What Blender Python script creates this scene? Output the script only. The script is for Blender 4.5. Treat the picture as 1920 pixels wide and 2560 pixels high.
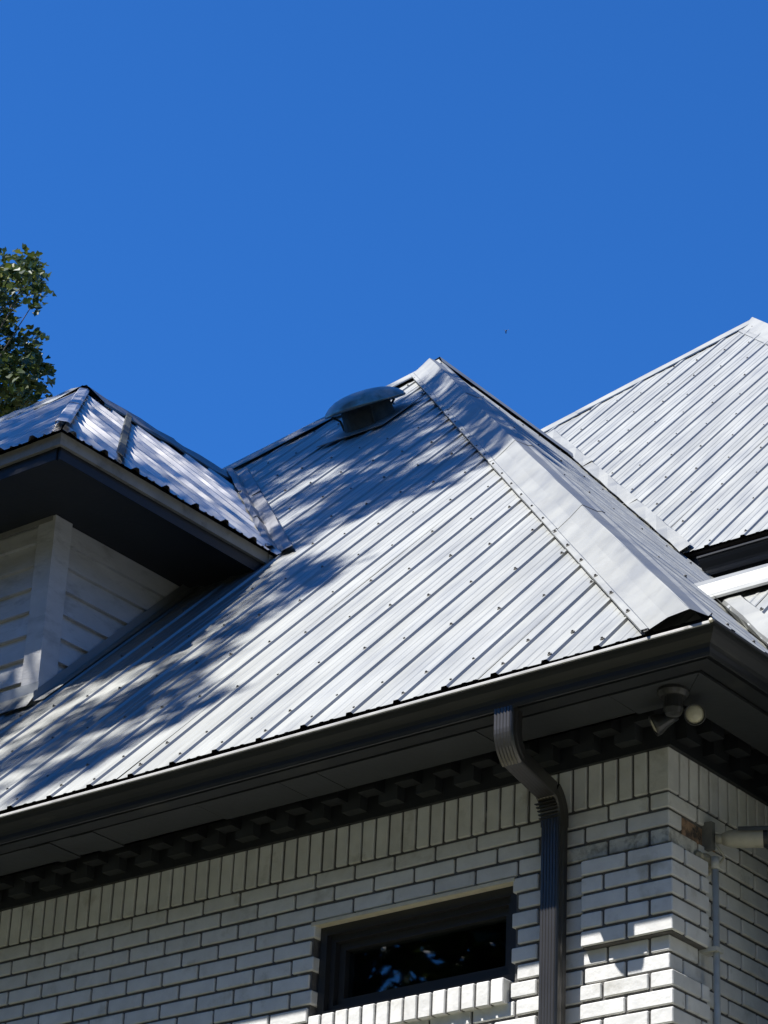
import bpy, math, random
from mathutils import Vector, Matrix, Quaternion
random.seed(7)
for o in list(bpy.data.objects): bpy.data.objects.remove(o, do_unlink=True)
S = bpy.context.scene
COL = S.collection
V = Vector
ZO = 5.5            # height above the ground of the bottom of the soldier course (house z = 0)

# ------------------------------------------------------------------ camera
FPX, YAW, PITCH, ROLL = 7023.98, 0.685181, 0.479636, 0.046989
CAM = V((5.22616, -8.11964, -3.89822))
cy, sy, cp, sp = math.cos(YAW), math.sin(YAW), math.cos(PITCH), math.sin(PITCH)
fwd = V((-sy*cp, cy*cp, sp)); rgt = V((cy, sy, 0)); upv = rgt.cross(fwd)
cr, sr = math.cos(ROLL), math.sin(ROLL)
rgt, upv = cr*rgt + sr*upv, -sr*rgt + cr*upv
cd = bpy.data.cameras.new('camera'); cam = bpy.data.objects.new('camera', cd); COL.objects.link(cam)
cd.sensor_fit = 'HORIZONTAL'; cd.sensor_width = 36.0; cd.lens = FPX/1920*36.0
cd.clip_start = 0.1; cd.clip_end = 5000
M3 = Matrix((rgt, upv, -fwd)).transposed()
cam.matrix_world = Matrix.Translation(CAM + V((0, 0, ZO))) @ M3.to_4x4()
S.camera = cam
S.render.resolution_x, S.render.resolution_y = 768, 1024

def ray(px, py):
    return (rgt*((px-960)/FPX) - upv*((py-1280)/FPX) + fwd).normalized()
def px_of(p):
    d = V(p) - CAM; z = d.dot(fwd)
    return 960 + FPX*d.dot(rgt)/z, 1280 - FPX*d.dot(upv)/z
def in_view(p, m=40):
    x, y = px_of(p); return -m < x < 1920+m and -m < y < 2560+m

# ------------------------------------------------------------------ world, sun, exposure
SUN_EL = math.radians(55.3)
TOSUN = V((-0.54, -1.0, 0)).normalized()*math.cos(SUN_EL) + V((0, 0, math.sin(SUN_EL)))
W = bpy.data.worlds.new('World'); S.world = W; W.use_nodes = True
nt = W.node_tree; nt.nodes.clear()
sky = nt.nodes.new('ShaderNodeTexSky'); sky.sky_type = 'NISHITA'; sky.sun_disc = False
sky.sun_elevation = SUN_EL; sky.sun_rotation = math.atan2(TOSUN.x, TOSUN.y) % (2*math.pi)
sky.altitude = 300; sky.air_density = 1.0; sky.dust_density = 0.1; sky.ozone_density = 3.0
bg = nt.nodes.new('ShaderNodeBackground'); bg.inputs['Strength'].default_value = 0.064
wo = nt.nodes.new('ShaderNodeOutputWorld')
tint = nt.nodes.new('ShaderNodeMix'); tint.data_type = 'RGBA'; tint.blend_type = 'MULTIPLY'; tint.inputs[0].default_value = 1
tint.inputs[7].default_value = (0.265, 0.83, 1.55, 1)
nt.links.new(sky.outputs[0], tint.inputs[6]); nt.links.new(tint.outputs[2], bg.inputs[0]); nt.links.new(bg.outputs[0], wo.inputs[0])
sd = bpy.data.lights.new('sun', 'SUN'); sd.energy = 4.6; sd.angle = math.radians(0.53); sd.color = (1.0, 0.975, 0.945)
sun = bpy.data.objects.new('sun', sd); COL.objects.link(sun)
sun.rotation_euler = TOSUN.to_track_quat('Z', 'Y').to_euler(); sun.location = (0, 0, 40)
vs = S.view_settings; vs.view_transform = 'Standard'; vs.look = 'None'; vs.exposure = 0.92; vs.gamma = 1.0; vs.use_curve_mapping = False
S.render.engine = 'CYCLES'

# ------------------------------------------------------------------ materials
def mat(name, base, rough=0.6, metal=0.0, var=0.0, vscale=6.0, bump=0.0, bscale=60.0, stretch=None,
        objvar=0.0, stain=None, stain_scale=3.0, stain_lo=0.55, stain_hi=0.75, spec=None, rvar=0.0, detail=4):
    m = bpy.data.materials.new(name); m.use_nodes = True
    t = m.node_tree; b = t.nodes['Principled BSDF']; L = t.links.new
    b.inputs['Roughness'].default_value = rough; b.inputs['Metallic'].default_value = metal
    if spec is not None: b.inputs['Specular IOR Level'].default_value = spec
    geo = t.nodes.new('ShaderNodeNewGeometry')
    mp = t.nodes.new('ShaderNodeMapping'); L(geo.outputs['Position'], mp.inputs[0])
    if stretch: mp.inputs['Scale'].default_value = stretch
    col = t.nodes.new('ShaderNodeRGB'); col.outputs[0].default_value = (*base, 1); cs = col.outputs[0]
    if var:
        n = t.nodes.new('ShaderNodeTexNoise'); n.inputs['Scale'].default_value = vscale; n.inputs['Detail'].default_value = detail
        L(mp.outputs[0], n.inputs['Vector'])
        r = t.nodes.new('ShaderNodeMapRange'); r.inputs[1].default_value = .3; r.inputs[2].default_value = .7
        r.inputs[3].default_value = 1-var; r.inputs[4].default_value = 1+var; L(n.outputs[0], r.inputs[0])
        mx = t.nodes.new('ShaderNodeMix'); mx.data_type = 'RGBA'; mx.blend_type = 'MULTIPLY'; mx.inputs[0].default_value = 1
        L(cs, mx.inputs[6]); L(r.outputs[0], mx.inputs[7]); cs = mx.outputs[2]
    if objvar:
        oi = t.nodes.new('ShaderNodeObjectInfo')
        r = t.nodes.new('ShaderNodeMapRange'); r.inputs[3].default_value = 1-objvar; r.inputs[4].default_value = 1+objvar
        L(oi.outputs['Random'], r.inputs[0])
        mx = t.nodes.new('ShaderNodeMix'); mx.data_type = 'RGBA'; mx.blend_type = 'MULTIPLY'; mx.inputs[0].default_value = 1
        L(cs, mx.inputs[6]); L(r.outputs[0], mx.inputs[7]); cs = mx.outputs[2]
    if stain:
        n = t.nodes.new('ShaderNodeTexNoise'); n.inputs['Scale'].default_value = stain_scale; n.inputs['Detail'].default_value = 8
        n.inputs['Roughness'].default_value = .65
        L(mp.outputs[0], n.inputs['Vector'])
        r = t.nodes.new('ShaderNodeMapRange'); r.inputs[1].default_value = stain_lo; r.inputs[2].default_value = stain_hi
        L(n.outputs[0], r.inputs[0])
        mx = t.nodes.new('ShaderNodeMix'); mx.data_type = 'RGBA'
        L(r.outputs[0], mx.inputs[0]); L(cs, mx.inputs[6]); mx.inputs[7].default_value = (*stain, 1); cs = mx.outputs[2]
    L(cs, b.inputs['Base Color'])
    if rvar:
        n = t.nodes.new('ShaderNodeTexNoise'); n.inputs['Scale'].default_value = vscale*1.7; n.inputs['Detail'].default_value = 5
        L(mp.outputs[0], n.inputs['Vector'])
        r = t.nodes.new('ShaderNodeMapRange'); r.inputs[1].default_value = .3; r.inputs[2].default_value = .7
        r.inputs[3].default_value = rough-rvar; r.inputs[4].default_value = rough+rvar; L(n.outputs[0], r.inputs[0]); L(r.outputs[0], b.inputs['Roughness'])
    if bump:
        n = t.nodes.new('ShaderNodeTexNoise'); n.inputs['Scale'].default_value = bscale; n.inputs['Detail'].default_value = 5
        L(mp.outputs[0], n.inputs['Vector'])
        bp = t.nodes.new('ShaderNodeBump'); bp.inputs['Strength'].default_value = bump; bp.inputs['Distance'].default_value = .01
        L(n.outputs[0], bp.inputs['Height']); L(bp.outputs[0], b.inputs['Normal'])
    return m
M = {}
M['metal'] = mat('galvanized_roof_metal', (.335, .339, .316), .53, .94, var=.10, vscale=2.2, stretch=(3.2, .55, .55), bump=.10, bscale=4.0, rvar=.06,
                 stain=(.255, .258, .24), stain_scale=5.0, stain_lo=.55, stain_hi=.85)
M['cap'] = mat('galvanized_cap_metal', (.305, .308, .287), .55, .93, var=.08, vscale=3.0, bump=.08, bscale=4.0, rvar=.06,
               stain=(.25, .25, .232), stain_scale=8.0, stain_lo=.55, stain_hi=.85)
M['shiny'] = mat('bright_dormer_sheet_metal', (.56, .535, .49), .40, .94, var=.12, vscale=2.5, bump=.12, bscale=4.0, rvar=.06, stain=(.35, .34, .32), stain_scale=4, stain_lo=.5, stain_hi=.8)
M['flash'] = mat('valley_flashing_metal', (.24, .235, .225), .5, .9, var=.2, vscale=9, bump=.2, bscale=12)
M['screw'] = mat('dark_screw_head', (.11, .105, .095), .6, .3)
M['brick'] = mat('white_painted_brick', (.64, .633, .60), .62, var=.09, vscale=11, objvar=.06, bump=.22, bscale=45,
                 stain=(.34, .32, .26), stain_scale=7, stain_lo=.56, stain_hi=.82)
M['brick_dirty'] = mat('mildewed_painted_brick', (.62, .60, .52), .7, var=.12, vscale=14, objvar=.05, bump=.6, bscale=60,
                 stain=(.13, .125, .10), stain_scale=16, stain_lo=.46, stain_hi=.70)
M['mortar'] = mat('dark_raked_mortar', (.10, .095, .088), .9, var=.25, vscale=25, bump=.6, bscale=90, stain=(.36, .35, .31), stain_scale=5.5, stain_lo=.62, stain_hi=.72)
M['rawbrick'] = mat('bare_brown_brick', (.36, .23, .14), .9, var=.3, vscale=30, bump=.8, bscale=60, stain=(.05, .045, .04), stain_scale=14, stain_lo=.45, stain_hi=.6)
M['blob'] = mat('mortar_blob', (.42, .38, .27), .9, var=.25, vscale=30, bump=.9, bscale=70)
M['lintel'] = mat('painted_steel_lintel', (.62, .57, .44), .6, var=.1, vscale=20, stain=(.22, .15, .08), stain_scale=14, stain_lo=.66, stain_hi=.74)
M['char'] = mat('charcoal_painted_trim', (.009, .0105, .013), .55, var=.15, vscale=5, bump=.08, bscale=30)
M['gutter'] = mat('charcoal_aluminium_gutter', (.014, .0155, .018), .45, spec=.35, var=.2, vscale=4, stretch=(.5, .5, 6), bump=.04, bscale=8, stain=(.05, .05, .045), stain_scale=5, stain_lo=.58, stain_hi=.80)
M['lip'] = mat('sun_glint_gutter_lip', (.46, .45, .42), .40, var=.2, vscale=9, stain=(.12, .11, .09), stain_scale=9, stain_lo=.6, stain_hi=.75)  # much paler than the gutter: sun glint on the lip put into its colour
M['spout'] = mat('bronze_metallic_downspout', (.115, .110, .105), .40, .92, var=.12, vscale=6, bump=.05, bscale=15)
M['soffit'] = mat('charcoal_soffit_board', (.019, .022, .026), .7, var=.12, vscale=5, objvar=.12, bump=.15, bscale=40)
M['frame'] = mat('black_window_frame', (.022, .022, .022), .38)
M['siding'] = mat('white_lap_siding', (.56, .55, .525), .62, var=.07, vscale=7, objvar=.03, bump=.25, bscale=30, stretch=(1, 1, 2.5),
                  stain=(.28, .27, .24), stain_scale=5, stain_lo=.52, stain_hi=.80)
M['fascia'] = mat('weathered_cream_fascia', (.25, .24, .21), .7, var=.15, vscale=8, bump=.3, bscale=30, stain=(.15, .14, .12), stain_scale=7, stain_lo=.56, stain_hi=.72)
M['black'] = mat('dark_interior', (.012, .012, .013), .9)
M['wing'] = mat('dark_wing_wall', (.03, .03, .032), .8, var=.1)
M['deck'] = mat('roof_deck_edge', (.06, .05, .045), .9)
M['lens'] = mat('lamp_lens', (.46, .43, .33), .35, var=.12, vscale=40)
M['camwhite'] = mat('offwhite_camera_housing', (.40, .38, .31), .45, var=.08, vscale=30)
M['camgrey'] = mat('grey_painted_box', (.17, .17, .155), .6, var=.15, vscale=30)
M['glassy'] = mat('black_lens_glass', (.01, .01, .012), .08)
M['pipe'] = mat('painted_conduit', (.50, .495, .44), .55, var=.1, vscale=20, stain=(.2, .19, .14), stain_scale=10, stain_lo=.6, stain_hi=.75)
M['ventdome'] = mat('weathered_vent_dome', (.27, .29, .27), .30, .75, var=.3, vscale=7, bump=.1, bscale=10, stain=(.11, .13, .10), stain_scale=7, stain_lo=.42, stain_hi=.68)
M['ventdark'] = mat('mossy_vent_collar', (.05, .055, .045), .75, .1, var=.4, vscale=14, bump=.3)
M['bark'] = mat('tree_bark', (.10, .075, .055), .9, var=.25, vscale=10, bump=.8, bscale=20)
M['grass'] = mat('lawn_grass', (.11, .105, .045), .9, var=.35, vscale=.6, bump=.6, bscale=12)
M['concrete'] = mat('bounce_slab_concrete', (.21, .205, .19), .85, var=.15, vscale=1.5, bump=.3, bscale=30)
M['bird'] = mat('dark_feathers', (.02, .02, .025), .7)
def leafmat(name, a, b):
    m = bpy.data.materials.new(name); m.use_nodes = True; t = m.node_tree; L = t.links.new
    p = t.nodes['Principled BSDF']; p.inputs['Roughness'].default_value = .45
    g = t.nodes.new('ShaderNodeNewGeometry'); mx = t.nodes.new('ShaderNodeMix'); mx.data_type = 'RGBA'
    L(g.outputs['Random Per Island'], mx.inputs[0]); mx.inputs[6].default_value = (*a, 1); mx.inputs[7].default_value = (*b, 1)
    L(mx.outputs[2], p.inputs['Base Color'])
    tr = t.nodes.new('ShaderNodeBsdfTranslucent'); L(mx.outputs[2], tr.inputs[0])
    ms = t.nodes.new('ShaderNodeMixShader'); ms.inputs[0].default_value = .3
    L(p.outputs[0], ms.inputs[1]); L(tr.outputs[0], ms.inputs[2]); L(ms.outputs[0], t.nodes['Material Output'].inputs[0])
    return m
M['leaf'] = leafmat('green_leaves', (.024, .044, .010), (.072, .095, .020))
M['leafy'] = leafmat('sunlit_tone_leaves', (.13, .15, .02), (.20, .19, .03))  # lighter leaf tone stands in for sunlight on some clumps
def glassmat():
    m = bpy.data.materials.new('window_glass'); m.use_nodes = True
    b = m.node_tree.nodes['Principled BSDF']; b.inputs['Base Color'].default_value = (.75, .8, .78, 1)
    b.inputs['Transmission Weight'].default_value = 1; b.inputs['Roughness'].default_value = .015; b.inputs['IOR'].default_value = 1.52
    return m
M['glass'] = glassmat()

# ------------------------------------------------------------------ helpers
def empty(name, loc, label=None, cat=None, group=None, parent=None):
    o = bpy.data.objects.new(name, None); COL.objects.link(o); o.empty_display_size = .1
    o.location = V(loc) + V((0, 0, ZO))
    if label: o['label'] = label
    if cat: o['category'] = cat
    if group: o['group'] = group
    return o
def wloc(o):
    l = V((0, 0, 0))
    while o is not None: l += o.location; o = o.parent
    return l
class MB:
    def __init__(s): s.v = []; s.f = []
    def add(s, vs_, fs):
        n = len(s.v); s.v += [tuple(v) for v in vs_]; s.f += [tuple(i+n for i in f) for f in fs]; return s
    def box(s, a, b):
        (x0, y0, z0), (x1, y1, z1) = a, b
        return s.add([(x0,y0,z0),(x1,y0,z0),(x1,y1,z0),(x0,y1,z0),(x0,y0,z1),(x1,y0,z1),(x1,y1,z1),(x0,y1,z1)],
                     [(0,3,2,1),(4,5,6,7),(0,1,5,4),(1,2,6,5),(2,3,7,6),(3,0,4,7)])
    def prism(s, poly, vec):     # polygon (3d points) extruded by vec
        n = len(poly); vec = V(vec)
        return s.add([V(p) for p in poly] + [V(p)+vec for p in poly],
                     [tuple(range(n))[::-1], tuple(range(n, 2*n))] + [(i, (i+1) % n, n+(i+1) % n, n+i) for i in range(n)])
    def grid(s, rows):           # rows: list of lists of points
        n = len(rows[0]); vs_ = [p for r in rows for p in r]
        fs = [(i*n+j, i*n+j+1, (i+1)*n+j+1, (i+1)*n+j) for i in range(len(rows)-1) for j in range(n-1)]
        return s.add(vs_, fs)
    def tube(s, pts, rad, seg=8, caps=True):
        pts = [V(p) for p in pts]; rs = rad if isinstance(rad, (list, tuple)) else [rad]*len(pts)
        d = (pts[1]-pts[0]).normalized(); u = d.orthogonal().normalized(); rows = []
        for i, p in enumerate(pts):
            a = pts[max(i-1, 0)]; b = pts[min(i+1, len(pts)-1)]; d = (b-a).normalized()
            u = (u - d*u.dot(d)).normalized(); w = d.cross(u)
            rows.append([p + (u*math.cos(k*2*math.pi/seg) + w*math.sin(k*2*math.pi/seg))*rs[i] for k in range(seg)])
        n0 = len(s.v); 
        for r in rows: s.v += [tuple(q) for q in r]
        for i in range(len(rows)-1):
            for k in range(seg): s.f.append((n0+i*seg+k, n0+i*seg+(k+1) % seg, n0+(i+1)*seg+(k+1) % seg, n0+(i+1)*seg+k))
        if caps:
            s.f.append(tuple(n0+k for k in range(seg))[::-1]); s.f.append(tuple(n0+(len(rows)-1)*seg+k for k in range(seg)))
        return s
    def lathe(s, prof, c, axis, seg=24):   # prof (r, h) along axis from c
        c = V(c); ax = V(axis).normalized(); u = ax.orthogonal().normalized(); w = ax.cross(u)
        rows = [[c + ax*h + (u*math.cos(k*2*math.pi/seg)+w*math.sin(k*2*math.pi/seg))*r for k in range(seg+1)] for r, h in prof]
        return s.grid(rows)
    def build(s, name, m, parent=None, smooth=False, kind=None):
        me = bpy.data.meshes.new(name); org = wloc(parent) if parent else V((0, 0, 0))
        off = V((0, 0, ZO)) - org
        me.from_pydata([(x+off.x, y+off.y, z+off.z) for x, y, z in s.v], [], s.f); me.update()
        me.materials.append(M[m] if isinstance(m, str) else m)
        if smooth:
            for p in me.polygons: p.use_smooth = True
        o = bpy.data.objects.new(name, me); COL.objects.link(o)
        if parent: o.parent = parent
        if kind: o['kind'] = kind
        return o
def box(name, a, b, m, parent, kind=None): return MB().box(a, b).build(name, m, parent, kind=kind)

def cbox_mesh(w, d, h, c=.0035):      # box with chamfered edges, x centred, front at y=0, z centred
    key = (round(w, 4), round(d, 4), round(h, 4))
    if key in cbox_mesh.cache: return cbox_mesh.cache[key]
    X, Y, Z = w/2, d/2, h/2; vs_ = []; idx = {}
    for sx in (-1, 1):
        for sy_ in (-1, 1):
            for sz in (-1, 1):
                for a in range(3):
                    e = [c, c, c]; e[a] = 0
                    idx[(sx, sy_, sz, a)] = len(vs_)
                    vs_.append((sx*(X-e[0]), d/2 + sy_*(Y-e[1]), sz*(Z-e[2])))
    fs = []
    for a in range(3):
        b_, c_ = [i for i in range(3) if i != a]
        for sg in (-1, 1):
            q = []
            for s1, s2 in ((-1, -1), (1, -1), (1, 1), (-1, 1)):
                k = [0, 0, 0]; k[a] = sg; k[b_] = s1; k[c_] = s2; q.append(idx[(*k, a)])
            fs.append(tuple(q))
        for s1 in (-1, 1):
            for s2 in (-1, 1):
                k1 = [0]*3; k2 = [0]*3
                k1[a] = -1; k1[b_] = s1; k1[c_] = s2; k2[a] = 1; k2[b_] = s1; k2[c_] = s2
                fs.append((idx[(*k1, b_)], idx[(*k2, b_)], idx[(*k2, c_)], idx[(*k1, c_)]))
    for sx in (-1, 1):
        for sy_ in (-1, 1):
            for sz in (-1, 1): fs.append(tuple(idx[(sx, sy_, sz, a)] for a in range(3)))
    me = bpy.data.meshes.new('brick'); me.from_pydata(vs_, [], fs); me.update()
    import bmesh
    bm = bmesh.new(); bm.from_mesh(me); bmesh.ops.recalc_face_normals(bm, faces=bm.faces); bm.to_mesh(me); bm.free()
    cbox_mesh.cache[key] = me; return me
cbox_mesh.cache = {}
def brick(name, c, w, d, h, parent, face='front', m='brick', jit=1.0):
    """c = centre of the front face"""
    key = (name, m, round(w, 4), round(d, 4), round(h, 4))
    if key not in brick.cache:
        me = cbox_mesh(w, d, h).copy(); me.materials.append(M[m]); brick.cache[key] = me
    o = bpy.data.objects.new(name, brick.cache[key]); COL.objects.link(o); o.parent = parent
    j = jit*.0012
    n = V((0, -1, 0)) if face == 'front' else V((1, 0, 0))
    o.location = V(c) + V((0, 0, ZO)) - wloc(parent) + n*random.uniform(-j, j*1.3) + V((0, 0, random.uniform(-j, j)))
    rz = 0 if face == 'front' else math.pi/2
    o.rotation_euler = (random.uniform(-.008, .008)*jit, random.uniform(-.007, .007)*jit, rz + random.uniform(-.004, .004)*jit)
    return o
brick.cache = {}

# ------------------------------------------------------------------ ground
g = MB(); N = 24; R_ = 600
rows = []
for i in range(N+1):
    rows.append([(-R_+2*R_*i/N, -R_+2*R_*j/N, -ZO) for j in range(N+1)])
gr = g.grid([[ (p[1], p[0], p[2]) for p in r] for r in rows]).build('ground', 'grass'); gr['kind'] = 'structure'
bslab = MB().prism([(1.6, -30, -ZO+.004), (9.0, -30, -ZO+.004), (9.0, -2.0, -ZO+.004), (1.6, -2.0, -ZO+.004)], (0, 0, .02)).build('bounce_slab', 'concrete'); bslab['kind'] = 'structure'  # unseen slab, added to bounce warm light up to wall and soffit

# ------------------------------------------------------------------ house
house = empty('brick_house', (-3, 3, -ZO), 'white painted brick house with ribbed metal hip roof, dormer and charcoal gutters', 'house')
H = .0685           # course height
MJ = .012           # mortar joint
WX0, WX1, WZ0, WZ1 = -1.662, -.698, -.603, -.206     # window opening
XL, YB = -10.7, 10.7   # far ends of the walls
# --- front wall core (mortar) around the window opening
fw = MB(); e = .012
fw.box((XL, .010, WZ1+e), (-.010, .24, .40)); fw.box((XL, .010, -ZO), (-.010, .24, WZ0-e))
fw.box((XL, .010, WZ0-e), (WX0-e, .24, WZ1+e)); fw.box((WX1+e, .010, WZ0-e), (-.010, .24, WZ1+e))
front_wall = fw.build('front_wall', 'mortar', house)
sw = MB(); sw.box((-.24, .241, -ZO), (-.010, YB, .40)); side_wall = sw.build('side_wall', 'mortar', house)
bk = MB(); bk.box((XL, YB-.24, -ZO), (-.25, YB-.001, .40)); bk.box((XL-.001, .25, -ZO), (XL+.23, YB-.25, .40)); bk.build('rear_wall', 'brick', house)
box('interior_room', (-2.6, 1.6, -2.4), (-.3, 1.7, .3), 'black', house)

stuffF, stuffS = MB(), MB()
def fbrick(x0, x1, zc, h, y=0.0, d=.09, m='brick'):
    """brick between joint centres x0<x1 on the front wall"""
    a, b = x0+MJ/2, x1-MJ/2
    if b-a < .012: return
    c = ((a+b)/2, y, zc)
    if in_view(c) : brick('brick', c, round(b-a, 3), d, h, front_wall, 'front', m)
    else: stuffF.box((a, y, zc-h/2), (b, y+d, zc+h/2))
def sbrick(y0, y1, zc, h, x=0.0, d=.09, m='brick'):
    a, b = y0+MJ/2, y1-MJ/2
    if b-a < .012: return
    c = (x, (a+b)/2, zc)
    if in_view(c): brick('brick', c, round(b-a, 3), d, h, side_wall, 'side', m)
    else: stuffS.box((x-d, a, zc-h/2), (x, b, zc+h/2))
# soldier course: front
SP = .06773; sh = .190; szc = .005 + sh/2
brick('soldier_brick', (-.0435, 0, szc), .087, .072, sh, front_wall, 'front', 'brick', .4)
k = 0
while -.0917-SP*(k+1) > XL:
    x1 = -.0917-SP*k; x0 = x1-SP; c = ((x0+x1)/2, 0, szc)
    if in_view(c): brick('soldier_brick', c, SP-MJ+random.choice((-.001, 0, .001)), .09, sh, front_wall)
    else: stuffF.box((x0+MJ/2, 0, szc-sh/2), (x1-MJ/2, .09, szc+sh/2))
    k += 1
k = 0
while .0768+SP*(k+1) < YB:
    y0 = .0768+SP*k; c = (0, y0+SP/2, szc)
    if in_view(c): brick('soldier_brick', c, SP-MJ, .09, sh, side_wall, 'side')
    else: stuffS.box((-.09, y0+MJ/2, szc-sh/2), (0, y0+SP-MJ/2, szc+sh/2))
    k += 1
# courses
nrows = int((ZO-.02)/H)
def quoin_row(r): return r >= 4 and (r-4) % 7 < 5
for r in range(1, nrows+1):
    zc = -(r-.5)*H; h = H-MJ; vis = r <= 13
    dirty = 'brick_dirty' if r == 3 else 'brick'
    if r % 2: J = [-.087, -.268, -.475, -.677]
    else: J = [-.187, -.373, -.577, -.777]
    while J[-1] > XL+.2: J.append(J[-1]-.1997)
    q = quoin_row(r)
    xs = [0.0] + J
    for i in range(len(xs)-1):
        x1, x0 = xs[i], xs[i+1]
        if q and x0 > -.40: continue
        mm = dirty if x1 > -.45 else ('brick')
        if i == 0:                                        # corner brick, seen on both faces
            w = -x0-MJ/2; dep = .192 if r % 2 else .088
            cc = (x0/2+MJ/4, 0, zc)
            if in_view(cc): brick('brick', cc, w, dep, h, front_wall, 'front', mm, .4)
            else: stuffF.box((x0+MJ/2, 0, zc-h/2), (0, dep, zc+h/2))
            continue
        if 4 <= r <= 10:                                  # cut by the window opening
            if x0+MJ/2 < WX1 and x1 > WX0:
                if x1 > WX1+.03: fbrick(WX1-MJ/2, x1, zc, h, m=mm)
                if x0 < WX0-.03: fbrick(x0, WX0+MJ/2, zc, h, m=mm)
                continue
        fbrick(x0, x1, zc, h, m=mm)
    # side wall
    ys = [.197 if r % 2 else .093] + [(.292 if not r % 2 else .397)] if not q else [.197, (.292 if not r % 2 else .397)]
    base = .495 if (r % 2 == 0) else .595
    ys = ys + [base]
    while ys[-1] < YB-.25: ys.append(ys[-1]+.2)
    for i in range(len(ys)-1):
        y0, y1 = ys[i], ys[i+1]
        if r in (2, 3) and y1 < .32 and y0 > .05:
            continue
        if q and y1 < .21: continue
        sbrick(y0, y1, zc, h)
    # quoins, proud of the wall by PQ
    if q:
        PQ = .036
        if r % 2 == 0:      # front stretcher, side header
            fj = [PQ, -.164, -.362]; sj = [-PQ, .052, .212]
        else:
            fj = [PQ, -.064, -.265, -.362]; sj = [-PQ, .157, .212]
        zq = zc-.008
        for i in range(len(fj)-1):
            if i == 0:
                w = fj[0]-fj[1]-MJ/2
                cc = ((fj[0]+fj[1])/2+MJ/4, -PQ, zq)
                if in_view(cc): brick('quoin_brick', cc, w, sj[1]+PQ-MJ/2, h, front_wall, 'front', 'brick', .4)
                else: stuffF.box((fj[1]+MJ/2, -PQ, zq-h/2), (fj[0], sj[1]-MJ/2, zq+h/2))
            else:
                a, b = fj[i+1]+(MJ/2 if i+1 < len(fj)-1 else 0), fj[i]-MJ/2
                cc = ((a+b)/2, -PQ, zq)
                if in_view(cc): brick('quoin_brick', cc, b-a, .12, h, front_wall)
                else: stuffF.box((a, -PQ, zq-h/2), (b, .08, zq+h/2))
        a, b = sj[1]+MJ/2, sj[2]
        cc = (PQ, (a+b)/2, zq)
        if in_view(cc): brick('quoin_brick', cc, b-a, .12, h, side_wall, 'side')
        else: stuffS.box((PQ-.12, a, zq-h/2), (PQ, b, zq+h/2))
# mortar backing of the projecting quoin blocks
qb = MB(); r = 4
while r < nrows:
    zt, zb = -(r-1)*H-.010, -(min(r+4, nrows))*H-.006
    qb.box((-.357, -.026, zb), (.026, .205, zt)); r += 7
qb.build('quoin_mortar', 'mortar', house)
stuffF.build('brick_courses', 'brick', front_wall, kind='stuff'); stuffS.build('brick_courses', 'brick', side_wall, kind='stuff')
# broken-out brick behind the camera box and the lump of mortar under it
box('bare_brick', (-.09, .100, -2.95*H), (-.008, .33, -1.08*H), 'rawbrick', side_wall)
bl = MB()
for cx, cyy, cz, rr in ((.004, .235, -.205, .036), (.0, .19, -.20, .028), (.006, .275, -.195, .025), (0, .25, -.235, .024)):
    prof = [(rr*math.sin(a), -rr*.8*math.cos(a)) for a in [i*math.pi/6 for i in range(7)]]
    bl.lathe(prof, (cx, cyy, cz), (0.2, .3, 1), 10)
bl.build('mortar_lump', 'blob', side_wall)

# --- window
lin = box('lintel', (-1.68, -.004, -.2225), (-.69, .085, -.2075), 'lintel', house)
wf = MB()
def ring(mb, x0, x1, z0, z1, t, y0, y1):
    mb.box((x0, y0, z0), (x0+t, y1, z1)); mb.box((x1-t, y0, z0), (x1, y1, z1))
    mb.box((x0+t, y0, z1-t), (x1-t, y1, z1)); mb.box((x0+t, y0, z0), (x1-t, y1, z0+t))
T_ = -.2235
ring(wf, WX0+.001, WX1-.001, WZ0, T_, .034, .036, .19)
window = wf.build('window', 'frame', house)
s1 = MB(); ring(s1, WX0+.036, WX1-.036, WZ0+.035, T_-.035, .024, .062, .17); s1.build('window_stop', 'frame', window)
s2 = MB(); ring(s2, WX0+.061, WX1-.061, WZ0+.060, T_-.060, .030, .088, .15); s2.build('sash', 'frame', window)
box('pane', (WX0+.088, .112, WZ0+.087), (WX1-.088, .118, T_-.087), 'glass', window)
x = WX1-.012
for i in range(14):
    brick('sill_brick', (x-.029, -.030, -.6515), .058, .16, .095, window, 'front', 'brick'); x -= .0677
box('sill_mortar', (x+.012, -.022, -.696), (WX1-.016, .12, -.608), 'mortar', window)

# --- cornice: frieze board, two rows of dentils, soffit, fascia, gutters (front along x, side along y)
fr = MB()
fr.box((XL, -.020, .170), (.020, -.001, .42)); fr.box((.001, -.0005, .170), (.020, YB, .42))
frieze = fr.build('frieze', 'char', house)
lo_me = up_me = None
def dentil(a, b, m='char'):
    o = box('dentil', a, b, m, frieze)
    return o
i = 0
while True:
    x = -1.687+.1865*8-.1865*i
    if x < -4.2: break
    if x+.094 < -.02: dentil((x, -.068, .200), (x+.094, -.0195, .300), 'soffit')
    xu = x+.035+.094
    if xu+.085 < .06: dentil((xu, -.132, .236), (xu+.088, -.070, .301))
    i += 1
i = 0
while .03+.1865*i < 1.6:
    y = .02+.1865*i
    dentil((.0195, y, .200), (.068, y+.094, .300)); dentil((.070, y+.07, .236), (.132, y+.158, .301)); i += 1
sof = MB()      # cavity above the dentils
sof.box((XL, -.185, .302), (.185, -.021, .312)); sof.box((.021, -.0205, .302), (.185, YB, .312))
sof.box((XL, -.185, .2445), (.185, -.172, .3015)); sof.box((.172, -.1715, .2445), (.185, YB, .3015))
soffit = sof.build('soffit', 'char', house)
D0, D1 = .366, .172
edges = [.366, -.02, -.62, -1.39, -1.58, -2.02, -2.585, -2.711, -2.833, -2.95, -3.6, -4.4, -5.6, -6.8, -8, -9.2, XL]
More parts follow.
